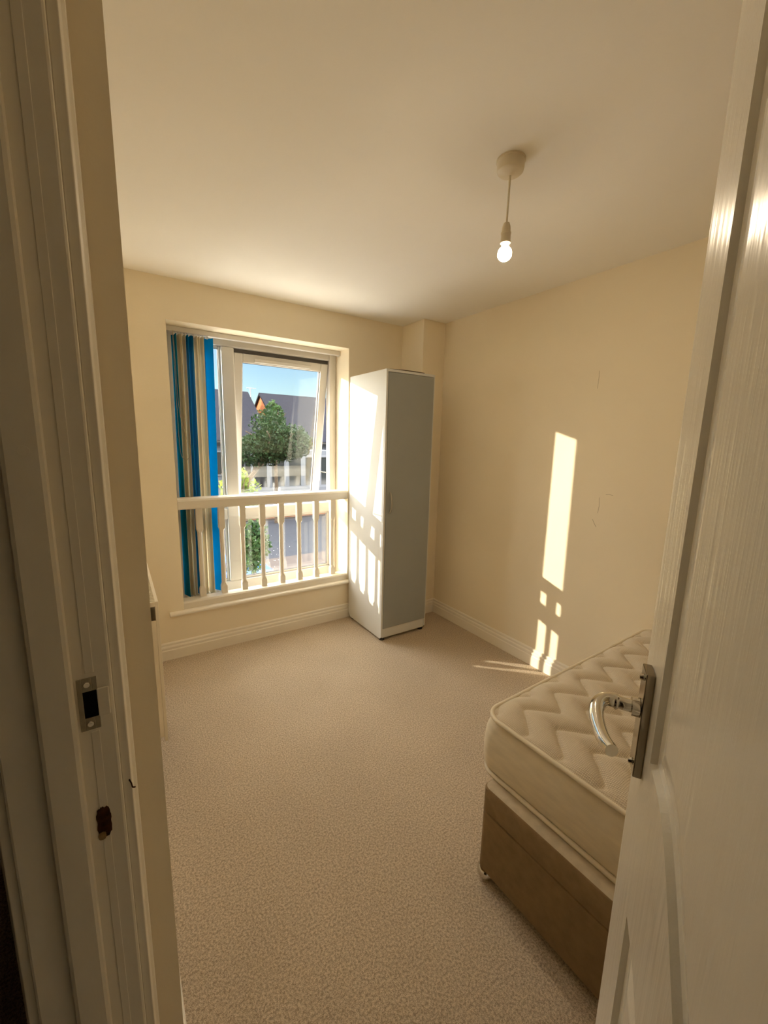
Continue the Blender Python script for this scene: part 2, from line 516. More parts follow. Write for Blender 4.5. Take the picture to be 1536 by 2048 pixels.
def skirting_profile(t=0.018, h=0.118):
    # (distance from the wall, height)
    return [(0, 0), (t, 0), (t, 0.066), (t - 0.0035, 0.071), (t - 0.0035, 0.080), (t - 0.001, 0.084), (t - 0.003, 0.092),
            (t - 0.010, 0.096), (t - 0.010, 0.104), (t - 0.0075, 0.108), (t - 0.009, 0.113), (t - 0.014, h), (0, h)]

def skirt(name, axis, a0, a1, wall, sign, label):
    bm = bmesh.new()
    prism(bm, [(wall + sign * d, z) for d, z in skirting_profile()], axis, a0, a1)
    return struct(name, bm, M['wood'], label, 'skirting board')

skirt('baseboard_window', 'x', XL, BOXX, 0.0, -1, 'moulded cream skirting board under the window')
skirt('baseboard_boxing', 'x', BOXX - 0.018, 0.0, BOXY, -1, 'short moulded skirting across the front of the corner boxing')
skirt('baseboard_right', 'y', YN, BOXY, 0.0, -1, 'long moulded skirting board along the sunlit right wall')
skirt('baseboard_left', 'y', YJ + 0.070, 0.0, XL, 1, 'moulded skirting board under the radiator')
bm = bmesh.new()
prism(bm, [(BOXX - d, z) for d, z in skirting_profile()], 'y', BOXY, -0.018)
struct('baseboard_corner', bm, M['wood'], 'short skirting on the hidden side of the corner boxing', 'skirting board')

# sill board with rounded nosing
bm = bmesh.new()
prism(bm, [(0.212, 0.298), (0.212, 0.326), (-0.018, 0.326), (-0.026, 0.323), (-0.030, 0.316), (-0.030, 0.308), (-0.026, 0.301), (-0.018, 0.298)], 'x', WX0 + 0.001, WX1 - 0.001)
prism(bm, [(-0.0005, 0.298), (-0.0005, 0.326), (-0.018, 0.326), (-0.026, 0.323), (-0.030, 0.316), (-0.030, 0.308), (-0.026, 0.301), (-0.018, 0.298)], 'x', -2.042, WX0 + 0.001)
prism(bm, [(-0.0005, 0.298), (-0.0005, 0.326), (-0.018, 0.326), (-0.026, 0.323), (-0.030, 0.316), (-0.030, 0.308), (-0.026, 0.301), (-0.018, 0.298)], 'x', WX1 - 0.001, -0.63)
struct('trim_1', bm, M['wood'], 'painted window board with rounded nosing under the balustrade', 'window sill')

# ------------------------------------------------------------------ window
win = thing('window_1', 'tall white window with its right-hand top sash tilted open', 'window', (0, YF, 0))
win['kind'] = 'structure'
YB = YF + 0.070
def wpart(name, bm, m, parent=None, bevel=0.004):
    return obj(name, rooted(win, bm), m, parent or win, bevel)
FX0, FX1 = WX0, WX1
GL0, GL1 = FX0 + 0.060, -1.600         # left lights
GR0, GR1 = -1.512, -0.772              # right lights
TZ0, TZ1 = 0.877, 0.957                # transom
GB, GT = 0.398, 2.098
wpart('window_frame', boxes((FX0, GL0, YF, YB, WZ0, WZ1), (GR1, FX1, YF, YB, WZ0, WZ1),
                            (GL0, GR1, YF, YB, WZ0, GB), (GL0, GR1, YF, YB, GT, WZ1)), M['upvc'], bevel=0.006)
wpart('mullion', boxes((GL1, GR0, YF - 0.002, YB, GB, GT)), M['upvc'], bevel=0.008)
wpart('transom', boxes((GL0, GL1, YF, YB, TZ0, TZ1), (GR0, GR1, YF, YB, TZ0, TZ1)), M['upvc'], bevel=0.006)
for x0, x1, z0, z1 in ((GL0, GL1, GB, TZ0), (GL0, GL1, TZ1, GT), (GR0, GR1, GB, TZ0)):
    b = 0.016
    g = wpart('glazing_bead', boxes((x0, x0 + b, YF + 0.020, YF + 0.045, z0, z1), (x1 - b, x1, YF + 0.020, YF + 0.045, z0, z1),
                                    (x0 + b, x1 - b, YF + 0.020, YF + 0.045, z0, z0 + b), (x0 + b, x1 - b, YF + 0.020, YF + 0.045, z1 - b, z1)), M['upvc'], bevel=0.004)
    b2 = b + 0.003
    k = wpart('gasket', boxes((x0 + b, x0 + b2, YF + 0.026, YF + 0.042, z0 + b, z1 - b), (x1 - b2, x1 - b, YF + 0.026, YF + 0.042, z0 + b, z1 - b),
                              (x0 + b2, x1 - b2, YF + 0.026, YF + 0.042, z0 + b, z0 + b2), (x0 + b2, x1 - b2, YF + 0.026, YF + 0.042, z1 - b2, z1 - b)), M['gasket'], g, bevel=0)
    p = wpart('glass_pane', boxes((x0 + b, x1 - b, YF + 0.036, YF + 0.040, z0 + b, z1 - b)), M['glass'], g, bevel=0)
# opening sash, hinged at the top and pushed out at the bottom
SX0, SX1 = GR0 + 0.004, GR1 - 0.004
SH = 1.122
sash_tilt = R(10.3)
sash = obj('opening_sash', boxes((SX0, SX0 + 0.062, 0, 0.058, -SH, 0), (SX1 - 0.062, SX1, 0, 0.058, -SH, 0),
                                 (SX0 + 0.062, SX1 - 0.062, 0, 0.058, -0.062, 0), (SX0 + 0.062, SX1 - 0.062, 0, 0.058, -SH, -SH + 0.062)), M['upvc'], win, 0.006)
sash.location = (0, 0.016, GT - 0.030)
wpart('head_seal', boxes((GR0, GR1, YF + 0.034, YF + 0.060, GT - 0.031, GT + 0.001)), M['gasket'], bevel=0)
sash.rotation_euler = (sash_tilt, 0, 0)
gx0, gx1, gz0, gz1 = SX0 + 0.062, SX1 - 0.062, -SH + 0.062, -0.062
obj('sash_gasket', boxes((gx0, gx0 + 0.004, 0.018, 0.036, gz0, gz1), (gx1 - 0.004, gx1, 0.018, 0.036, gz0, gz1),
                         (gx0 + 0.004, gx1 - 0.004, 0.018, 0.036, gz0, gz0 + 0.004), (gx0 + 0.004, gx1 - 0.004, 0.018, 0.036, gz1 - 0.004, gz1)), M['gasket'], sash)
obj('sash_glass', boxes((gx0 + 0.002, gx1 - 0.002, 0.026, 0.030, gz0 + 0.002, gz1 - 0.002)), M['glass'], sash)
obj('trickle_vent', boxes((SX0 + 0.14, SX1 - 0.15, -0.016, 0.0, -0.050, -0.024)), M['upvc'], sash, 0.005)
bm = boxes((-1.165, -1.140, -0.012, 0.0, -SH + 0.010, -SH + 0.062))
tube(bm, bezier_pts([(-1.152, -0.010, -SH + 0.035), (-1.152, -0.030, -SH + 0.040), (-1.152, -0.040, -SH + 0.07), (-1.152, -0.042, -SH + 0.125)]), [0.009] * 13 + [0.009] * 5 + [0.006], 10)
obj('sash_handle', bm, M['upvc'], sash, 0.002)
# stays holding the sash
obj('window_stay', rooted(win, boxes((GR0 + 0.003, GR0 + 0.015, YF + 0.05, YF + 0.16, 1.20, 1.204))), M['dull_metal'], win)
obj('window_stay', rooted(win, boxes((GR1 - 0.003 - 0.012, GR1 - 0.003, YF + 0.05, YF + 0.16, 1.20, 1.204))), M['dull_metal'], win)

# ------------------------------------------------------------------ door frame (left jamb in view) with its stop, strike plate and gouge
frame = thing('trim_2', 'white door frame with latch plate and a gouged hole in its left jamb', 'door frame', (XD, YJ, 0))
frame['kind'] = 'structure'
def fpart(name, bm, m, parent=None, bevel=0.0):
    return obj(name, rooted(frame, bm), m, parent or frame, bevel)
fpart('lining', boxes((XC, XD, YJ, YJ + 0.03, 0, DH + 0.03), (XC, XD, YH - 0.03, YH, 0, DH + 0.03), (XC, XD, YH, YJ, DH, DH + 0.03)), M['frame_wood'], bevel=0.003)
XS1, XS0 = XD - 0.038, XD - 0.075
fpart('door_stop', boxes((XS0, XS1, YJ - 0.012, YJ, 0, DH), (XS0, XS1, YH, YH + 0.012, 0, DH), (XS0, XS1, YH + 0.012, YJ - 0.012, DH - 0.012, DH)), M['frame_wood'], bevel=0.005)
fpart('seal_strip', boxes((-2.3290, -2.3200, YJ - 0.0012, YJ, 0, 1.118), (-2.3290, -2.3200, YJ - 0.0012, YJ, 1.196, DH)), M['frame_wood'], bevel=0.0006)

def architrave(x, sx, name):
    # moulded board around the opening; profile across its width (w) and its thickness (t)
    w, t = 0.060, 0.016
    prof = [(0, 0), (0, t * 0.62), (0.004, t * 0.75), (0.010, t * 0.72), (0.014, t * 0.95), (0.030, t), (0.046, t), (0.052, t * 0.7), (w, t * 0.6), (w, 0)]
    bm = bmesh.new()
    prism(bm, [(x + sx * tt, YJ + 0.006 + ww) for ww, tt in prof], 'z', 0, DH + 0.006)
    prism(bm, [(x + sx * tt, YH - 0.006 - ww) for ww, tt in prof], 'z', 0, DH + 0.006)
    prism(bm, [(x + sx * tt, DH + 0.006 + ww) for ww, tt in prof], 'y', YH - 0.066, YJ + 0.066)
    return fpart(name, bm, M['frame_wood'], bevel=0.001)
architrave(XD, 1, 'architrave')
architrave(XC, -1, 'architrave')
# strike plate: plate around a dark block painted as hole shade, lip towards the room
PX0, PX1, PZ0, PZ1 = -2.3380, -2.3180, 1.122, 1.190
HX0, HX1, HZ0, HZ1 = -2.3330, -2.3230, 1.138, 1.173
sp = fpart('strike_plate', boxes((PX0, HX0, YJ - 0.0022, YJ, PZ0, PZ1), (HX1, PX1, YJ - 0.0022, YJ, PZ0, HZ0), (HX1, PX1, YJ - 0.0022, YJ, HZ1, PZ1),
                                 (HX0, HX1, YJ - 0.0022, YJ, PZ0, HZ0), (HX0, HX1, YJ - 0.0022, YJ, HZ1, PZ1)), M['dull_metal'], bevel=0.0004)
sp['label'] = 'dull metal latch plate on the jamb'
fpart('strike_lip', boxes((HX1 + 0.004, -2.3070, YJ - 0.0030, YJ - 0.0006, HZ0 - 0.001, HZ1 + 0.001)), M['frame_wood'], sp, bevel=0.001)
fpart('mortise_shade', boxes((HX0, HX1 + 0.004, YJ - 0.0012, YJ + 0.0005, HZ0, HZ1)), M['dark'], sp)
for z in (1.130, 1.182):
    bm = bmesh.new()
    tube(bm, [(-2.3280, YJ - 0.0034, z), (-2.3280, YJ - 0.001, z)], [0.0032, 0.0046], 16)
    tube(bm, [(-2.3280, YJ - 0.0037, z), (-2.3280, YJ - 0.003, z)], 0.0014, 10)
    fpart('screw', bm, M['chrome'], sp)
# gouged hole
def blob(bm, cx, cz, rx, rz, y0, y1, n=40, rough=0.14, seed=1, p=3.2):
    rr = random.Random(seed)
    pts = []
    for k in range(n):
        a = 2 * math.pi * k / n
        c, s = math.cos(a), math.sin(a)
        q = (abs(c) ** p + abs(s) ** p) ** (-1 / p)
        j = 1 + rough * (rr.random() - 0.5)
        pts.append((cx + rx * q * c * j, cz + rz * q * s * j))
    loft(bm, [[(x, y0, z) for x, z in pts], [(x, y1, z) for x, z in pts]])
bm = bmesh.new(); blob(bm, -2.3255, 0.9875, 0.0076, 0.0225, YJ - 0.0016, YJ + 0.0004)
gouge = fpart('gouged_hole', bm, M['raw_wood'])
gouge['label'] = 'ragged dark brown hole in the jamb'
bm = bmesh.new(); blob(bm, -2.3290, 0.9690, 0.0040, 0.0055, YJ - 0.0022, YJ, seed=5)
fpart('splintered_edge', bm, M['raw_light'], gouge)
bm = bmesh.new(); tube(bm, bezier_pts([(-2.2950, YJ + 0.005, 1.030), (-2.2930, YJ + 0.0045, 1.024), (-2.2920, YJ + 0.0045, 1.018), (-2.2890, YJ + 0.005, 1.016)]), 0.0009, 6)
fpart('paint_chip', bm, M['raw_wood'])
# filled screw hole
bm = bmesh.new(); tube(bm, [(-2.3575, YJ - 0.0124, 1.46), (-2.3575, YJ - 0.012, 1.46)], 0.0055, 20)
fpart('filled_screw_hole', bm, M['frame_wood'], bevel=0.0003)

# ------------------------------------------------------------------ open door
TH = R(58.1)
door = thing('door_1', 'white panelled door standing open at the right, with a chrome lever handle', 'door', (XD - 0.0005, YH, 0), -TH)
door['kind'] = 'structure'
# local frame of the door: closed it runs along +y from the hinge, its thickness towards -x
DL, DT, DZ0, DZ1 = 0.762, 0.040, 0.008, DH - 0.004
def sweep(y):
    """lock rail curve: level at the stiles, dipping towards the middle of the leaf"""
    d = min(y - 0.098, 0.668 - y)
    t = min(max((d - 0.050) / 0.235, 0.0), 1.0)
    return -0.140 * t * t * (3 - 2 * t)

def door_leaf():
    bm = bmesh.new()
    y0, y1, n = 0.098, 0.668, 32
    S = [y0 + (y1 - y0) * i / n for i in range(n + 1)]
    zb = (0.215, 0.865, 1.095, 1.985)
    edges = {0: (lambda y: zb[0], lambda y: zb[1] + sweep(y)), 1: (lambda y: zb[2] + sweep(y), lambda y: zb[3])}
    for side, sgn in ((-DT, -1), (0.0, 1)):
        def V(y, z, d=0.0):
            return bm.verts.new((side - sgn * d, y, z))
        def quad(a, b, c, d):
            bm.faces.new((V(*a), V(*b), V(*c), V(*d)))
        # stiles and rails, column by column
        lv = [lambda y: DZ0, edges[0][0], edges[0][1], edges[1][0], edges[1][1], lambda y: DZ1]
        for ya, yb, cells in [(0.0, y0, range(5)), (y1, DL, range(5))] + [(S[i], S[i + 1], (0, 2, 4)) for i in range(n)]:
            for k in cells:
                quad((ya, lv[k](ya)), (yb, lv[k](yb)), (yb, lv[k + 1](yb)), (ya, lv[k + 1](ya)))
        # sunk moulding and raised field of both panels
        for p in (0, 1):
            lo, hi = edges[p]
            rings = []
            for ins, dep in ((0, 0), (0.004, 0.007), (0.014, 0.0085), (0.022, 0.0065), (0.050, 0.0012), (0.054, 0.0008)):
                ys = [y0 + ins + (y - y0) * (y1 - y0 - 2 * ins) / (y1 - y0) for y in S]
                rings.append(([V(y, lo(q) + ins, dep) for y, q in zip(ys, S)], [V(y, hi(q) - ins, dep) for y, q in zip(ys, S)]))
            for (b0, t0), (b1, t1) in zip(rings[:-1], rings[1:]):
                for i in range(n):
                    bm.faces.new((b0[i], b0[i + 1], b1[i + 1], b1[i]))
                    bm.faces.new((t0[i], t0[i + 1], t1[i + 1], t1[i]))
                for i in (0, n):
                    bm.faces.new((b0[i], t0[i], t1[i], b1[i]))
            b, t = rings[-1]
            for i in range(n):
                bm.faces.new((b[i], b[i + 1], t[i + 1], t[i]))
    zs = [DZ0, zb[0], zb[1], zb[2], zb[3], DZ1]
    for y in (0, DL):
        for k in range(5):
            bm.faces.new([bm.verts.new(p) for p in ((-DT, y, zs[k]), (0, y, zs[k]), (0, y, zs[k + 1]), (-DT, y, zs[k + 1]))])
    ys = [0.0] + S + [DL]
    for z in (DZ0, DZ1):
        for k in range(len(ys) - 1):
            bm.faces.new([bm.verts.new(p) for p in ((-DT, ys[k], z), (0, ys[k], z), (0, ys[k + 1], z), (-DT, ys[k + 1], z))])
    bmesh.ops.remove_doubles(bm, verts=bm.verts[:], dist=1e-5)
    return bm
obj('door_leaf', door_leaf(), M['door'], door, 0)
obj('latch_plate', boxes((-0.031, -0.009, DL - 0.0005, DL + 0.0012, 0.955, 1.02)), M['dull_metal'], door)
SPN, SPZ = 0.715, 1.138
def lever(side):
    o = -DT if side < 0 else 0.0
    s = side
    pl = obj('handle_plate', boxes((min(o, o + s * 0.0105), max(o, o + s * 0.0105), SPN - 0.016, SPN + 0.016, 1.046, 1.194)), M['plate_dark_reflection'], door, 0.0012)
    for z in (1.058, 1.182):
        bm = bmesh.new(); tube(bm, [(o + s * 0.011, SPN, z), (o + s * 0.0150, SPN, z)], [0.0045, 0.003], 14)
        obj('screw', bm, M['chrome'], pl)
    bm = bmesh.new()
    tube(bm, [(o + s * 0.011, SPN, SPZ), (o + s * 0.020, SPN, SPZ), (o + s * 0.0205, SPN, SPZ)], [0.0125, 0.0125, 0.009], 24)
    path = [(0.014, SPN, SPZ), (0.028, SPN, SPZ), (0.040, SPN + 0.001, SPZ + 0.001), (0.052, SPN - 0.004, SPZ + 0.001), (0.060, SPN - 0.017, SPZ),
            (0.0625, SPN - 0.036, SPZ - 0.002), (0.061, SPN - 0.060, SPZ - 0.003), (0.057, SPN - 0.084, SPZ - 0.002), (0.050, SPN - 0.105, SPZ)]
    pts = bezier_pts([(o + s * a, b, c) for a, b, c in path], 5)
    n = len(pts)
    rad = [0.0085 if i < 9 else 0.0095 - 0.0022 * max(0, (i - 22) / (n - 22)) for i in range(n)]
    tube(bm, pts, rad, 18)
    tube(bm, [(o + s * 0.036, SPN, SPZ), (o + s * 0.038, SPN, SPZ), (o + s * 0.040, SPN, SPZ)], [0.0096, 0.0104, 0.0096], 20)
    lv = obj('lever', bm, M['chrome'], pl, smooth=True)
    shade_auto(lv, 50)
    return pl
h1 = lever(-1); h1['label'] = 'chrome lever handle on the side facing the doorway'
lever(1)
for z in (0.22, 1.05, 1.88):
    bm = bmesh.new(); tube(bm, [(0.004, -0.001, z - 0.05), (0.004, -0.001, z + 0.05)], 0.006, 12)
    obj('hinge', bm, M['dull_metal'], door)

# ------------------------------------------------------------------ balustrade across the window
bal = thing('balustrade', 'white wooden balustrade across the lower half of the window', 'railing', (WX0, 0.03, 0.326))
def bpart(name, bm, bevel=0.0):
    return obj(name, rooted(bal, bm), M['rail'], bal, bevel)
BX0, BX1 = WX0 + 0.001, WX1 - 0.001
bm = bmesh.new()
prism(bm, [(0.006, 1.006), (0.100, 1.006), (0.103, 1.014), (0.103, 1.060), (0.096, 1.072), (0.080, 1.078), (0.026, 1.078), (0.010, 1.072), (0.003, 1.060), (0.003, 1.014)], 'x', BX0, BX1)
bpart('top_rail', bm, 0.002)
bm = bmesh.new()
prism(bm, [(0.006, 0.326), (0.100, 0.326), (0.100, 0.366), (0.092, 0.376), (0.014, 0.376), (0.006, 0.366)], 'x', BX0, BX1)
bpart('bottom_rail', bm, 0.001)
def baluster(xc):
    bm = bmesh.new()
    yc, h, c = 0.073, 0.0200, 0.0090
    def ring(z, hh, cc):
        cc = max(cc, 0.0006)
        return [(xc + a, yc + b, z) for a, b in ((-hh + cc, -hh), (hh - cc, -hh), (hh, -hh + cc), (hh, hh - cc), (hh - cc, hh), (-hh + cc, hh), (-hh, hh - cc), (-hh, -hh + cc))]
    loft(bm, [ring(0.3755, h, 0), ring(0.428, h, 0), ring(0.438, h - 0.002, 0.006), ring(0.452, h - 0.0052, c), ring(0.832, h - 0.0052, c), ring(0.846, h - 0.002, 0.006), ring(0.856, h, 0), ring(1.0065, h, 0)])
    return bm
for k in range(8):
    bpart('baluster', baluster(-1.820 + 0.1431 * k))

# ------------------------------------------------------------------ vertical blind drawn to the left
blind = thing('vertical_blind', 'vertical blind of teal and cream slats bunched at the left of the window', 'blind', (WX0, 0.16, WZ1))
def vpart(name, bm, m, parent=None, bevel=0.0, smooth=False):
    return obj(name, rooted(blind, bm), m, parent or blind, bevel, smooth)
vpart('headrail', boxes((WX0 + 0.004, WX1 - 0.006, 0.138, 0.176, 2.131, 2.1635)), M['upvc'], bevel=0.004)
vpart('headrail_end_cap', boxes((WX1 - 0.012, WX1 - 0.001, 0.136, 0.178, 2.128, 2.1635)), M['upvc'], bevel=0.003)
slat_spec = []
xs = -1.897
seq = ['blue', 'cream', 'cream', 'cream', 'blue', 'blue', 'blue', 'cream', 'cream', 'cream', 'blue', 'blue']
for i, c in enumerate(seq):
    slat_spec.append((xs, c, 13 + (0, 8, -6, 3)[i % 4] if i < 11 else 40))
    xs += 0.0172
for i, (x, c, ang) in enumerate(slat_spec):
    if i == 11:
        x += 0.012
    bm = bmesh.new()
    a0 = R(ang)
    z0, z1 = 0.352 + 0.004 * (i % 3), 2.118
    w = 0.089
    rings = []
    nz = 14
    bend = 0.010 * math.sin(i * 1.7)
    for kz in range(nz + 1):
        f = kz / nz
        z = z0 + (z1 - z0) * f
        twist = a0 + R(14) * (1 - f) ** 2 * math.sin(i * 2.1 + 0.6) * 0.6
        if i == 11:
            twist = a0 - R(10) * (1 - f)
        row_f, row_b = [], []
        for kw in range(7):
            u = (kw / 6 - 0.5) * w
            camber = 0.0035 * (1 - (2 * kw / 6 - 1) ** 2)
            # slat runs mostly in depth; ang turns its face to the room
            px = x + bend * (1 - f) ** 2 * 0.5 - u * math.sin(twist) + camber * math.cos(twist) - (0.012 * (1 - f) if True else 0)
            py = 0.157 + 0.005 * math.sin(i * 2.6) + u * math.cos(twist) + camber * math.sin(twist)
            row_f.append((px, py, z)); row_b.append((px + 0.0009, py, z))
        rings.append(row_f + row_b[::-1])
    loft(bm, rings)
    s = vpart('slat', bm, M[c], smooth=True)
    shade_auto(s, 50)
    tw = a0 + R(14) * math.sin(i * 2.1 + 0.6) * 0.6 if i < 11 else a0 - R(10)
    bm = bmesh.new()
    cx, cy = x + bend * 0.5 - 0.012, 0.157
    dx, dy = -math.sin(tw), math.cos(tw)
    nx, ny = dy, -dx
    prof = [(cx + dx * u + nx * v, cy + dy * u + ny * v) for u, v in ((-0.042, -0.0016), (0.042, -0.0016), (0.042, 0.0034), (-0.042, 0.0034))]
    loft(bm, [[(a, b, z0 - 0.006) for a, b in prof], [(a, b, z0 + 0.010) for a, b in prof]])
    vpart('slat_weight', bm, M['weight'], s, bevel=0.0008)
    bm = boxes((x - 0.004, x + 0.004, 0.153, 0.161, 2.114, 2.133))
    vpart('slat_hanger', bm, M['weight'], s)
# link chain between the slat weights and a slack control cord
bm = bmesh.new()
ch = []
for i, (x, c, ang) in enumerate(slat_spec):
    ch.append((x - 0.012, 0.118, 0.357)); ch.append((x - 0.004, 0.112, 0.343 + 0.003 * math.sin(i * 2)))
tube(bm, bezier_pts(ch, 3), 0.0011, 5)
vpart('bottom_chain', bm, M['weight'])
bm = bmesh.new()
tube(bm, bezier_pts([(-1.902, 0.118, 2.13), (-1.900, 0.113, 1.8), (-1.893, 0.110, 1.62), (-1.868, 0.108, 1.49), (-1.848, 0.107, 1.41), (-1.852, 0.107, 1.34), (-1.885, 0.108, 1.33), (-1.905, 0.110, 1.40), (-1.908, 0.112, 1.7), (-1.906, 0.118, 2.13)]), 0.0012, 6)
vpart('control_cord', bm, M['cord'])

# ------------------------------------------------------------------ wardrobe
wx0, wx1, wy0, wy1, wz = -0.712, -0.293, -0.526, -0.022, 1.952
ward = thing('wardrobe', 'tall narrow white wardrobe with a single grey door, beside the window', 'wardrobe', ((wx0 + wx1) / 2, (wy0 + wy1) / 2, 0))
def dpart(name, bm, m, parent=None, bevel=0.0012):
    return obj(name, rooted(ward, bm), m, parent or ward, bevel)
T = 0.015
def side(x0, x1):
    bm = bmesh.new()
    prism(bm, [(wy0 + 0.020, 0.016), (wy1 - 0.030, 0.016), (wy1, 0.050), (wy1, wz), (wy0, wz), (wy0, 0.034)], 'x', x0, x1)
    return bm
dpart('side_panel', side(wx0, wx0 + T), M['melamine'])
dpart('side_panel', side(wx1 - T, wx1), M['melamine'])
dpart('top_panel', boxes((wx0 + T, wx1 - T, wy0, wy1, wz - 0.017, wz)), M['melamine'])
dpart('back_panel', boxes((wx0 + T, wx1 - T, wy1 - 0.006, wy1 - 0.001, 0.05, wz - 0.017)), M['melamine'])
dpart('bottom_shelf', boxes((wx0 + T, wx1 - T, wy0 + 0.02, wy1 - 0.006, 0.088, 0.103)), M['melamine'])
dpart('plinth', boxes((wx0 + T + 0.001, wx1 - T - 0.001, wy0 + 0.004, wy0 + 0.019, 0.022, 0.094)), M['melamine'])
wd = dpart('door', boxes((wx0 + T + 0.002, wx1 - T + 0.006, wy0 - 0.003, wy0 + 0.013, 0.096, wz - 0.020)), M['grey_door'])
wd['label'] = 'grey wardrobe door'
bm = bmesh.new()
hx, hz = wx0 + 0.052, 1.045
tube(bm, bezier_pts([(hx, wy0 - 0.002, hz - 0.072), (hx, wy0 - 0.014, hz - 0.060), (hx, wy0 - 0.024, hz - 0.03), (hx, wy0 - 0.026, hz), (hx, wy0 - 0.024, hz + 0.03), (hx, wy0 - 0.014, hz + 0.060), (hx, wy0 - 0.002, hz + 0.072)]), 0.0065, 10)
hd = dpart('handle', bm, M['silver'], wd, 0); shade_auto(hd, 60)
for x in (wx0 + 0.028, wx1 - 0.028):
    for y in (wy0 + 0.028, wy1 - 0.045):
        bm = bmesh.new(); lathe(bm, [(0.020, 0), (0.020, 0.012), (0.015, 0.040)], (x, y, 0), 16)
        dpart('foot', bm, M['foot'], bevel=0)
sheet_bm = bmesh.new()
rings = []
for k in range(13):
    f = k / 12
    x = wx0 + 0.045 + f * 0.30
    zt = wz + 0.0005 + 0.010 * math.sin(math.pi * f) * 0.4 + 0.004 * f
    rings.append([(x, wy0 + 0.03, zt), (x, wy0 + 0.31, zt + 0.006), (x, wy0 + 0.31, zt + 0.012), (x, wy0 + 0.03, zt + 0.006)])
loft(sheet_bm, rings)
tag(obj('cardboard_sheet', sheet_bm, M['card']), 'thin dark sheet lying flat on top of the wardrobe', 'sheet')

# ------------------------------------------------------------------ bed: divan base and mattress
bx0, bx1, by0, by1 = -1.308, -0.045, -3.975, -2.085
base = thing('divan_base', 'brown fabric divan base carrying the cream mattress', 'bed', ((bx0 + bx1) / 2, (by0 + by1) / 2, 0))
def rrect(x0, x1, y0, y1, r, n=8):
    pts = []
    for cx, cy, a in ((x1 - r, y1 - r, 0), (x0 + r, y1 - r, 90), (x0 + r, y0 + r, 180), (x1 - r, y0 + r, 270)):
        for k in range(n + 1):
            t = R(a + 90 * k / n)
            pts.append((cx + r * math.cos(t), cy + r * math.sin(t)))
    return pts
def ring_at(x0, x1, y0, y1, r, z, n=8):
    return [(x, y, z) for x, y in rrect(x0, x1, y0, y1, r, n)]
def basepart(name, bm, m, parent=None, bevel=0.0, smooth=False):
    return obj(name, rooted(base, bm), m, parent or base, bevel, smooth)
BZ0, BZS, BZ1 = 0.036, 0.262, 0.352
bm = bmesh.new()
loft(bm, [ring_at(bx0 + i, bx1 - i, by0 + i, by1 - i, 0.022, z) for z, i in ((BZ0, 0.002), (BZ0 + 0.004, 0), (BZS - 0.004, 0), (BZS - 0.001, 0.004))])
o = basepart('lower_body', bm, M['divan']); shade_auto(o)
bm = bmesh.new()
loft(bm, [ring_at(bx0 + i, bx1 - i, by0 + i, by1 - i, 0.022, z) for z, i in ((BZS - 0.001, 0.004), (BZS + 0.003, 0), (BZ1 - 0.006, 0), (BZ1 - 0.001, 0.004))])
o = basepart('upper_band', bm, M['divan']); shade_auto(o)
bm = bmesh.new()
loft(bm, [ring_at(bx0 + 0.004, bx1 - 0.004, by0 + 0.004, by1 - 0.004, 0.022, BZ1 - 0.001), ring_at(bx0 + 0.010, bx1 - 0.010, by0 + 0.010, by1 - 0.010, 0.022, BZ1 + 0.003)])
o = basepart('platform_top', bm, M['divan_top']); shade_auto(o)
for x in (bx0 + 0.024, bx1 - 0.06):
    for y in (by0 + 0.06, by1 - 0.024):
        bm = bmesh.new()
        lathe(bm, [(0.012, 0.0), (0.026, 0.002), (0.032, 0.012), (0.032, 0.026), (0.026, 0.034), (0.014, 0.0362)], (x, y, 0), 24)
        o = basepart('glide', bm, M['chrome']); shade_auto(o)
bm = boxes((bx0 - 0.006, bx0 + 0.001, -2.560, -2.535, 0.250, 0.266)); basepart('drawer_tab', bm, M['foot'])
# corner trim strip
mx0, mx1, my0, my1, mz0, mz1, mr = -1.246, -0.024, -3.93, -2.020, BZ1 + 0.003, 0.560, 0.065
matt = thing('mattress', 'cream quilted mattress with a zigzag pattern, resting on the brown base', 'mattress', ((mx0 + mx1) / 2, (my0 + my1) / 2, mz0))
def mpart(name, bm, m, parent=None, smooth=True):
    o = obj(name, rooted(matt, bm), m, parent or matt, 0, smooth)
    return o
bm = bmesh.new()
prof = []
for k in range(13):
    f = k / 12
    bulge = 0.020 * math.sin(math.pi * f) ** 0.7
    prof.append((mz0 + 0.008 + (mz1 - mz0 - 0.016) * f, -bulge + 0.006 - 0.012 * (1 - f)))
loft(bm, [ring_at(mx0 + i, mx1 - max(i, 0.0), my0 + i, my1 - max(i, -0.012), mr, z, 12) for z, i in prof], cap=True)
mpart('border', bm, M['border'])
for z in (mz0 + 0.008, mz1 - 0.004):
    bm = bmesh.new()
    q = 0.012 if z < mz1 - 0.05 else 0.0
    r = rrect(mx0 - 0.001 - q, mx1 - 0.004, my0, my1 + 0.001, mr, 12)
    r = r + [r[0]]
    tube(bm, [(x, y, z) for x, y in r], 0.0075, 10, cap=False)
    mpart('piping', bm, M['piping'])
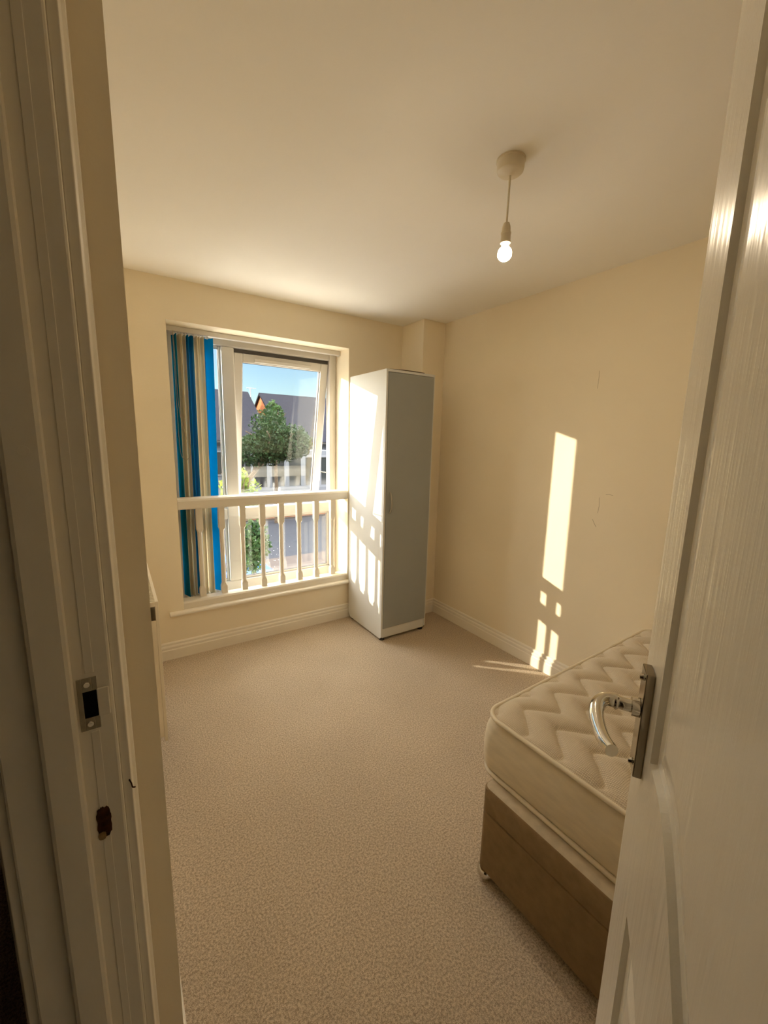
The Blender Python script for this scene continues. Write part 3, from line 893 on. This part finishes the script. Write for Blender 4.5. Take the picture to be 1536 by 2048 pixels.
# quilted top
def quilt():
    X = np.arange(mx0 + 0.002, mx1 - 0.002, 0.0042)
    Y = np.concatenate([np.arange(my0 + 0.002, -2.75, 0.022), np.arange(-2.75, my1 - 0.002, 0.0042)])
    gx, gy = np.meshgrid(X, Y, indexing='ij')
    r = mr
    # pull the corners onto the rounded outline
    for sx, cx in ((-1, mx0 + r), (1, mx1 - r)):
        for sy, cy in ((-1, my0 + r), (1, my1 - r)):
            dx, dy = gx - cx, gy - cy
            inside = (dx * sx > 0) & (dy * sy > 0)
            d = np.hypot(dx, dy) + 1e-9
            m_ = np.maximum(np.abs(dx), np.abs(dy))
            k = np.where(inside, m_ / d, 1.0)
            gx = np.where(inside, cx + dx * k, gx)
            gy = np.where(inside, cy + dy * k, gy)
    # distance to the outline
    ex = np.minimum(gx - mx0, mx1 - gx)
    ey = np.minimum(gy - my0, my1 - gy)
    dd = np.minimum(ex, ey)
    for sx, cx in ((-1, mx0 + r), (1, mx1 - r)):
        for sy, cy in ((-1, my0 + r), (1, my1 - r)):
            dx, dy = gx - cx, gy - cy
            inside = (dx * sx > 0) & (dy * sy > 0)
            dd = np.where(inside, r - np.hypot(dx, dy), dd)
    dd = np.clip(dd, 0, None)
    P, A, S = 0.1755, 0.100, 0.122
    ph = 2 * np.pi * (gx + 1.13) / P
    tri = (2 / np.pi) * np.arcsin(0.96 * np.cos(ph))          # 1 at the tips nearest the window
    base_y = -2.085 - A / 2 + A / 2 * tri
    q = (gy - base_y) / S
    fr = np.abs(q - np.round(q)) * S * 0.66
    pillow = 1 - np.exp(-dd / 0.035)
    h = 0.018 * pillow
    edge = 1 - np.exp(-dd / 0.02)
    h += edge * (0.0190 * np.clip(1 - np.exp(-fr / 0.014), 0, 1) - 0.010)
    h += edge * 0.003 * np.sin(gx * 9 + gy * 4) * np.sin(gy * 11)
    gz = mz1 - 0.004 + h
    n, m_ = gx.shape
    verts = np.stack([gx, gy, gz], -1).reshape(-1, 3) - np.array(matt.location)
    idx = np.arange(n * m_).reshape(n, m_)
    faces = np.stack([idx[:-1, :-1], idx[1:, :-1], idx[1:, 1:], idx[:-1, 1:]], -1).reshape(-1, 4)
    return pyobj('quilted_top', verts, faces, M['ticking'], matt, True)
quilt()
matt.rotation_euler.z = 0.022
base.rotation_euler.z = 0.020

# ------------------------------------------------------------------ pendant light
LX, LY = -1.108, -1.841
lamp = thing('pendant_light', 'bare bulb hanging on a short white cord from its ceiling rose', 'pendant light', (LX, LY, H))
def lpart(name, bm, m, parent=None, smooth=True):
    o = obj(name, bm, m, parent or lamp, 0, smooth); shade_auto(o, 35); return o
bm = bmesh.new(); lathe(bm, [(0.047, -0.0005), (0.047, -0.006), (0.0445, -0.007), (0.0440, -0.026), (0.042, -0.035), (0.036, -0.040), (0.012, -0.043), (0.006, -0.046)], n=48)
lpart('ceiling_rose', bm, M['pendant'])
bm = bmesh.new(); tube(bm, bezier_pts([(0, 0, -0.044), (0.001, 0.001, -0.1), (-0.001, 0, -0.16), (-0.001, 0, -0.196)]), 0.0032, 10)
lpart('cord', bm, M['pendant'])
bm = bmesh.new(); lathe(bm, [(0.004, -0.186), (0.0095, -0.189), (0.0135, -0.200), (0.0150, -0.216), (0.0150, -0.2185), (0.0172, -0.219), (0.0172, -0.222), (0.0160, -0.2235), (0.0162, -0.246), (0.0176, -0.247), (0.0176, -0.251), (0.0120, -0.252)], (-0.001, 0, 0), n=36)
lpart('lamp_holder', bm, M['pendant'])
rr_, cz_ = 0.0240, -0.2830
def globe(a0, a1, n):
    return [(rr_ * math.cos(a), cz_ - rr_ * math.sin(a)) for a in np.linspace(a0, a1, n)]
bm = bmesh.new(); lathe(bm, [(0.0118, -0.250), (0.0120, -0.2605)] + globe(-1.02, 0.30, 14) + [(0.0150, -0.2885)], (-0.001, 0, 0), n=36)
bb = lpart('bulb_shoulder', bm, M['bulb_base'])
bm = bmesh.new()
lathe(bm, [(0.0150, -0.2880)] + globe(0.30, math.pi / 2 - 0.05, 12), (-0.001, 0, 0), n=36)
lb = lpart('bulb', bm, M['bulb']); lb['label'] = 'glowing bulb'

# ------------------------------------------------------------------ radiator
rx, ry0, ry1, rz0, rz1 = -2.168, -1.02, -0.28, 0.135, 0.790
rad = thing('radiator', 'white panel radiator on the left wall, seen end-on past the door frame', 'radiator', (XL, (ry0 + ry1) / 2, rz0))
def rpart(name, bm, m, bevel=0.0, parent=None):
    return obj(name, rooted(rad, bm), m, parent or rad, bevel)
bm = bmesh.new()
prof = [(ry0 + 0.012, rx - 0.010), (ry0 + 0.012, rx)]
pts = []
n = 20
pts = [(ry0 + 0.012, rx - 0.010)]
yy = np.linspace(ry0 + 0.012, ry1 - 0.012, n * 4 + 1)
for i, y in enumerate(yy):
    pts.append((y, rx - (0.004 if (i % 4) in (2, 3) else 0.0)))
pts.append((ry1 - 0.012, rx - 0.010))
loft(bm, [[(x, y, rz0) for y, x in pts], [(x, y, rz1 - 0.01) for y, x in pts]])
rpart('front_panel', bm, M['radiator'])
bm = bmesh.new()
rpart('rear_panel', boxes((XL + 0.022, XL + 0.030, ry0 + 0.012, ry1 - 0.012, rz0, rz1 - 0.01)), M['radiator'])
for y0, y1 in ((ry0, ry0 + 0.0115), (ry1 - 0.0115, ry1)):
    rpart('end_cover', boxes((XL + 0.020, rx - 0.011, y0, y1, rz0 + 0.02, rz1 - 0.085), (XL + 0.020, rx - 0.011, y0, y1, rz1 - 0.022, rz1),
                             (rx - 0.011, rx + 0.002, y0, y1, rz0 - 0.004, rz1)), M['radiator'], 0.002)
rpart('top_grille', boxes(*[(XL + 0.030, rx - 0.010, y, y + 0.006, rz1 - 0.012, rz1) for y in np.arange(ry0 + 0.02, ry1 - 0.03, 0.018)],
                          (XL + 0.022, XL + 0.030, ry0 + 0.012, ry1 - 0.012, rz1 - 0.012, rz1), (rx - 0.010, rx + 0.002, ry0 + 0.012, ry1 - 0.012, rz1 - 0.012, rz1)), M['radiator'], 0.001)
bm = bmesh.new(); tube(bm, [(-2.215, ry0 + 0.014, rz1 - 0.055), (-2.215, ry0 - 0.004, rz1 - 0.055)], 0.013, 18)
rpart('bleed_plug', bm, M['chrome'])
bm = bmesh.new()
tube(bm, [(-2.214, ry0 + 0.02, rz0 - 0.02), (-2.214, ry0 - 0.03, rz0 - 0.02)], 0.009, 14)
tube(bm, [(-2.214, ry0 - 0.03, rz0 + 0.012), (-2.214, ry0 - 0.03, rz0 - 0.004), (-2.214, ry0 - 0.03, rz0 - 0.03), (-2.214, ry0 - 0.03, 0.075)], [0.013, 0.015, 0.013, 0.011], 16)
tube(bm, [(-2.214, ry0 - 0.03, 0.078), (-2.214, ry0 - 0.03, 0.058)], 0.0145, 6)
tube(bm, [(-2.214, ry0 - 0.03, 0.06), (-2.214, ry0 - 0.03, -0.002)], 0.0078, 12)
v = rpart('valve', bm, M['chrome']); v['label'] = 'chrome valve'

# ------------------------------------------------------------------ outside the window
GZ = -2.70
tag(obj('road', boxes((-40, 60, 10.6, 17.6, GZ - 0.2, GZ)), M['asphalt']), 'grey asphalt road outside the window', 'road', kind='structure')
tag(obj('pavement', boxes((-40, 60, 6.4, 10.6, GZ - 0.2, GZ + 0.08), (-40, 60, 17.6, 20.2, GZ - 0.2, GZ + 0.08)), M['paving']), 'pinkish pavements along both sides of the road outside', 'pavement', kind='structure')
tag(obj('bounce_ground', boxes((-60, 80, 0.45, 6.4, GZ - 0.25, GZ + 0.02)), M['bounce_pale']), 'pale ground below the window, added to bounce light indoors', 'bounce_ground', kind='structure')  # added surface bouncing sunlight up through the window
tag(obj('ground', boxes((-60, 80, 20.2, 60, GZ - 0.25, GZ + 0.02)), M['lawn']), 'front gardens of the houses across the road', 'ground', kind='structure')

def house(name, label, x0, x1, wins):
    yf, yr, yb, ze, zr = 20.0, 24.2, 28.4, 1.50, 4.31
    h = thing(name, label, 'house', ((x0 + x1) / 2, yr, GZ))
    def hp(n, bm, m, parent=None, bevel=0.0):
        return obj(n, rooted(h, bm), m, parent or h, bevel)
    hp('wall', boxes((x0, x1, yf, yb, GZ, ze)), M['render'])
    for xx in (x0, x1 - 0.25):
        bm = bmesh.new()
        prism(bm, [(yf, ze), (yb, ze), (yr, zr - 0.10)], 'x', xx, xx + 0.25)
        hp('gable', bm, M['brick'])
    bm = bmesh.new()
    e = 0.35
    k = (zr - ze) / (yr - yf)
    prism(bm, [(yf - e, ze - e * k + 0.05), (yr, zr), (yb + e, ze - e * k + 0.05), (yb + e, ze - e * k - 0.07), (yr, zr - 0.14), (yf - e, ze - e * k - 0.07)], 'x', x0 - 0.12, x1 + 0.12)
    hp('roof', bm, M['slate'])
    hp('gutter', boxes((x0 - 0.1, x1 + 0.1, yf - e - 0.08, yf - e + 0.02, ze - e * k - 0.08, ze - e * k + 0.02)), M['foot'])
    for a, b, c, d, nn in wins:
        f = 0.07
        xsn = np.linspace(a, b, nn + 1)
        parts = [(a, b, yf - 0.05, yf, c, c + f), (a, b, yf - 0.05, yf, d - f, d)]
        for q in xsn:
            q0 = min(max(q - f / 2, a), b - f)
            parts.append((q0, q0 + f, yf - 0.05, yf, c + f, d - f))
        w = hp('window', boxes(*parts), M['house_frame'])
        hp('glazing', boxes((a + f, b - f, yf - 0.02, yf - 0.005, c + f, d - f)), M['house_glass'], w)
    return h, hp
hl, hlp = house('house', 'white house with a dark roof ending at the gap in the roofs', -9.0, 5.05, [(1.5, 2.6, -0.55, 0.75, 2), (-3.2, -1.2, -0.6, 0.9, 3), (-6.5, -4.6, -0.6, 0.9, 3), (3.0, 4.4, -0.6, 0.7, 2)])
bm = bmesh.new()
tube(bm, [(5.45, 24.6, 1.5), (5.45, 24.6, 4.62)], 0.03, 8)
tube(bm, [(5.20, 24.6, 4.58), (5.80, 24.6, 4.60)], 0.018, 6)
for q in (5.25, 5.40, 5.55, 5.70):
    tube(bm, [(q, 24.45, 4.59), (q, 24.75, 4.59)], 0.010, 5)
tube(bm, [(5.05, 24.6, 2.2), (5.46, 24.6, 2.2)], 0.02, 6)
hlp('television_aerial', bm, M['aerial'])
hr, hrp = house('house', 'house with an orange brick gable beyond the tree', 5.98, 24.0, [(8.6, 10.4, -0.5, 0.75, 2), (6.35, 8.0, -0.6, 0.72, 3), (12, 14, -0.5, 0.75, 2)])
# white bay with windows on the right-hand house
bay = boxes((3.5, 8.1, 17.96, 19.5, GZ, -1.15), (3.5, 8.1, 17.96, 19.5, 0.62, 0.86))
bayo = thing('bay_extension', 'white front extension with a row of windows below the tree opposite', 'extension', (5.8, 18.7, GZ))
obj('bay_wall', rooted(bayo, bay), M['render'], bayo)
xsn = np.linspace(3.5, 8.1, 6)
for i in range(5):
    a, b = xsn[i], xsn[i + 1]
    f = 0.13
    w = obj('window', rooted(bayo, boxes((a, a + f, 17.96, 18.08, -1.15, 0.62), (b - f, b, 17.96, 18.08, -1.15, 0.62), (a + f, b - f, 17.96, 18.08, -1.15, -1.15 + f), (a + f, b - f, 17.96, 18.08, 0.62 - f, 0.62))), M['house_frame'], bayo)
    obj('glazing', rooted(bayo, boxes((a + f, b - f, 18.01, 18.03, -1.15 + f, 0.62 - f))), M['house_glass'], w)
tag(obj('garden_wall', boxes((-20, 40, 17.72, 17.92, GZ + 0.08, GZ + 0.75)), M['brick']), 'low brick garden wall on the far side of the road', 'wall')

def foliage(center, radii, count, size, seed, hollow=0.55, lumps=9):
    g = np.random.default_rng(seed)
    c = np.array(center)
    # several lumps inside one ellipsoid
    lc = g.normal(size=(lumps, 3)); lc /= np.linalg.norm(lc, axis=1)[:, None]; lc *= g.uniform(0.2, 0.62, (lumps, 1))
    li = g.integers(0, lumps, count)
    d = g.normal(size=(count, 3)); d /= np.linalg.norm(d, axis=1)[:, None]
    rad = g.uniform(hollow, 1.0, (count, 1)) * g.uniform(0.34, 0.5, (lumps, 1))[li]
    p = c + (lc[li] + d * rad) * np.array(radii)
    n1 = g.normal(size=(count, 3)); n1 /= np.linalg.norm(n1, axis=1)[:, None]
    n2 = np.cross(n1, g.normal(size=(count, 3))); n2 /= np.linalg.norm(n2, axis=1)[:, None]
    s = size * g.uniform(0.6, 1.3, (count, 1))
    v = np.stack([p - n1 * s, p + n2 * s * 0.5, p + n1 * s, p - n2 * s * 0.5], 1).reshape(-1, 3)
    f = np.arange(count * 4).reshape(-1, 4)
    return v, f

def tree(name, label, foot, height, crown_c, crown_r, count, size, leaf, seed, trunk_r=0.12, extra=None):
    t = thing(name, label, 'tree' if 'tree' in name else 'shrub', foot)
    cc = np.array(crown_c) - np.array(foot)
    v, f = foliage(cc, crown_r, count, size, seed)
    pyobj('foliage', v, f, M[leaf], t)
    bm = bmesh.new()
    tube(bm, bezier_pts([(0, 0, 0), (0.03, 0.02, height * 0.3), (cc[0] * 0.6, cc[1] * 0.6, cc[2] * 0.75), tuple(cc)]), [trunk_r * (1 - 0.035 * k) for k in range(19)], 8)
    for k in range(5):
        a = k * 1.256 + seed
        tube(bm, bezier_pts([(cc[0] * 0.5, cc[1] * 0.5, cc[2] * 0.7), (cc[0] + crown_r[0] * 0.3 * math.cos(a), cc[1] + crown_r[1] * 0.3 * math.sin(a), cc[2]), (cc[0] + crown_r[0] * 0.6 * math.cos(a), cc[1] + crown_r[1] * 0.6 * math.sin(a), cc[2] + crown_r[2] * 0.3)], 4), [trunk_r * 0.4] * 5 + [trunk_r * 0.15] * 4, 6)
    obj('trunk', bm, M['bark'], t)
    if extra:
        extra(t)
    return t
tree('tree', 'large dark green tree standing in front of the roofs', (1.75, 14.2, GZ), 5.2, (3.35, 14.2, 1.25), (1.75, 1.5, 1.60), 9000, 0.075, 'leaf_dark', 3, 0.16)
tree('tree', 'tall lighter green tree top behind the dark tree', (4.35, 16.8, GZ), 5.8, (4.35, 16.8, 2.2), (0.9, 0.9, 1.55), 3200, 0.085, 'leaf_mid', 11, 0.12)
tree('small_tree', 'yellow-green leafy branches just outside, left of the mullion', (-0.30, 5.2, GZ), 3.2, (-0.34, 5.0, 0.55), (0.55, 0.5, 0.85), 900, 0.055, 'leaf_lime', 5, 0.05)
def blossoms(t):
    g = np.random.default_rng(4)
    p = g.normal(size=(60, 3)) * np.array((0.22, 0.2, 0.25)) + np.array((0.1, -0.25, 1.55))
    n1 = g.normal(size=(60, 3)); n1 /= np.linalg.norm(n1, axis=1)[:, None]
    n2 = np.cross(n1, g.normal(size=(60, 3))); n2 /= np.linalg.norm(n2, axis=1)[:, None]
    v = np.stack([p - n1 * .014, p + n2 * .012, p + n1 * .014, p - n2 * .012], 1).reshape(-1, 3)
    pyobj('blossom', v, np.arange(240).reshape(-1, 4), M['petal'], t)['kind'] = 'stuff'
tree('garden_shrub', 'mid green shrub with white blossom behind the balusters', (0.25, 6.2, GZ), 2.0, (0.25, 6.2, -0.95), (0.55, 0.5, 0.95), 2200, 0.06, 'leaf_mid', 8, 0.04, blossoms)
tree('tree', 'green tree at the far left edge of the window, beside the blind', (-0.9, 18.6, GZ), 5.0, (-0.9, 18.6, 2.0), (0.9, 0.8, 2.6), 2200, 0.10, 'leaf_dark', 21, 0.14)

# blue car parked below the window
car = thing('car', 'blue car parked in the street below the window', 'car', (-1.02, 7.9, GZ + 0.02))
def extr(prof, y0, y1, ins=0.0):
    bm = bmesh.new()
    loft(bm, [[(x, y0, z) for x, z in prof], [(x, y1, z) for x, z in prof]])
    return bm
obj('body', extr([(-2.0, 0.28), (2.0, 0.28), (2.08, 0.55), (2.0, 0.82), (1.25, 0.92), (-1.55, 0.96), (-2.05, 0.85), (-2.08, 0.5)], -0.86, 0.86), M['car'], car, 0.06)
cab = obj('cabin', extr([(-1.65, 0.94), (1.05, 0.90), (0.35, 1.38), (-0.2, 1.46), (-1.0, 1.45), (-1.45, 1.30)], -0.72, 0.72), M['house_glass'], car, 0.05)
obj('roof', extr([(0.30, 1.40), (-0.2, 1.475), (-1.0, 1.47), (-1.42, 1.33), (-1.40, 1.30), (-1.0, 1.43), (-0.2, 1.44), (0.28, 1.37)], -0.70, 0.70), M['car'], cab, 0.01)
for x in (-1.3, 1.3):
    for y in (-0.86, 0.66):
        bm = bmesh.new(); tube(bm, [(x, y, 0.32), (x, y + 0.2, 0.32)], 0.32, 24)
        obj('wheel', bm, M['tyre'], car, 0.02)
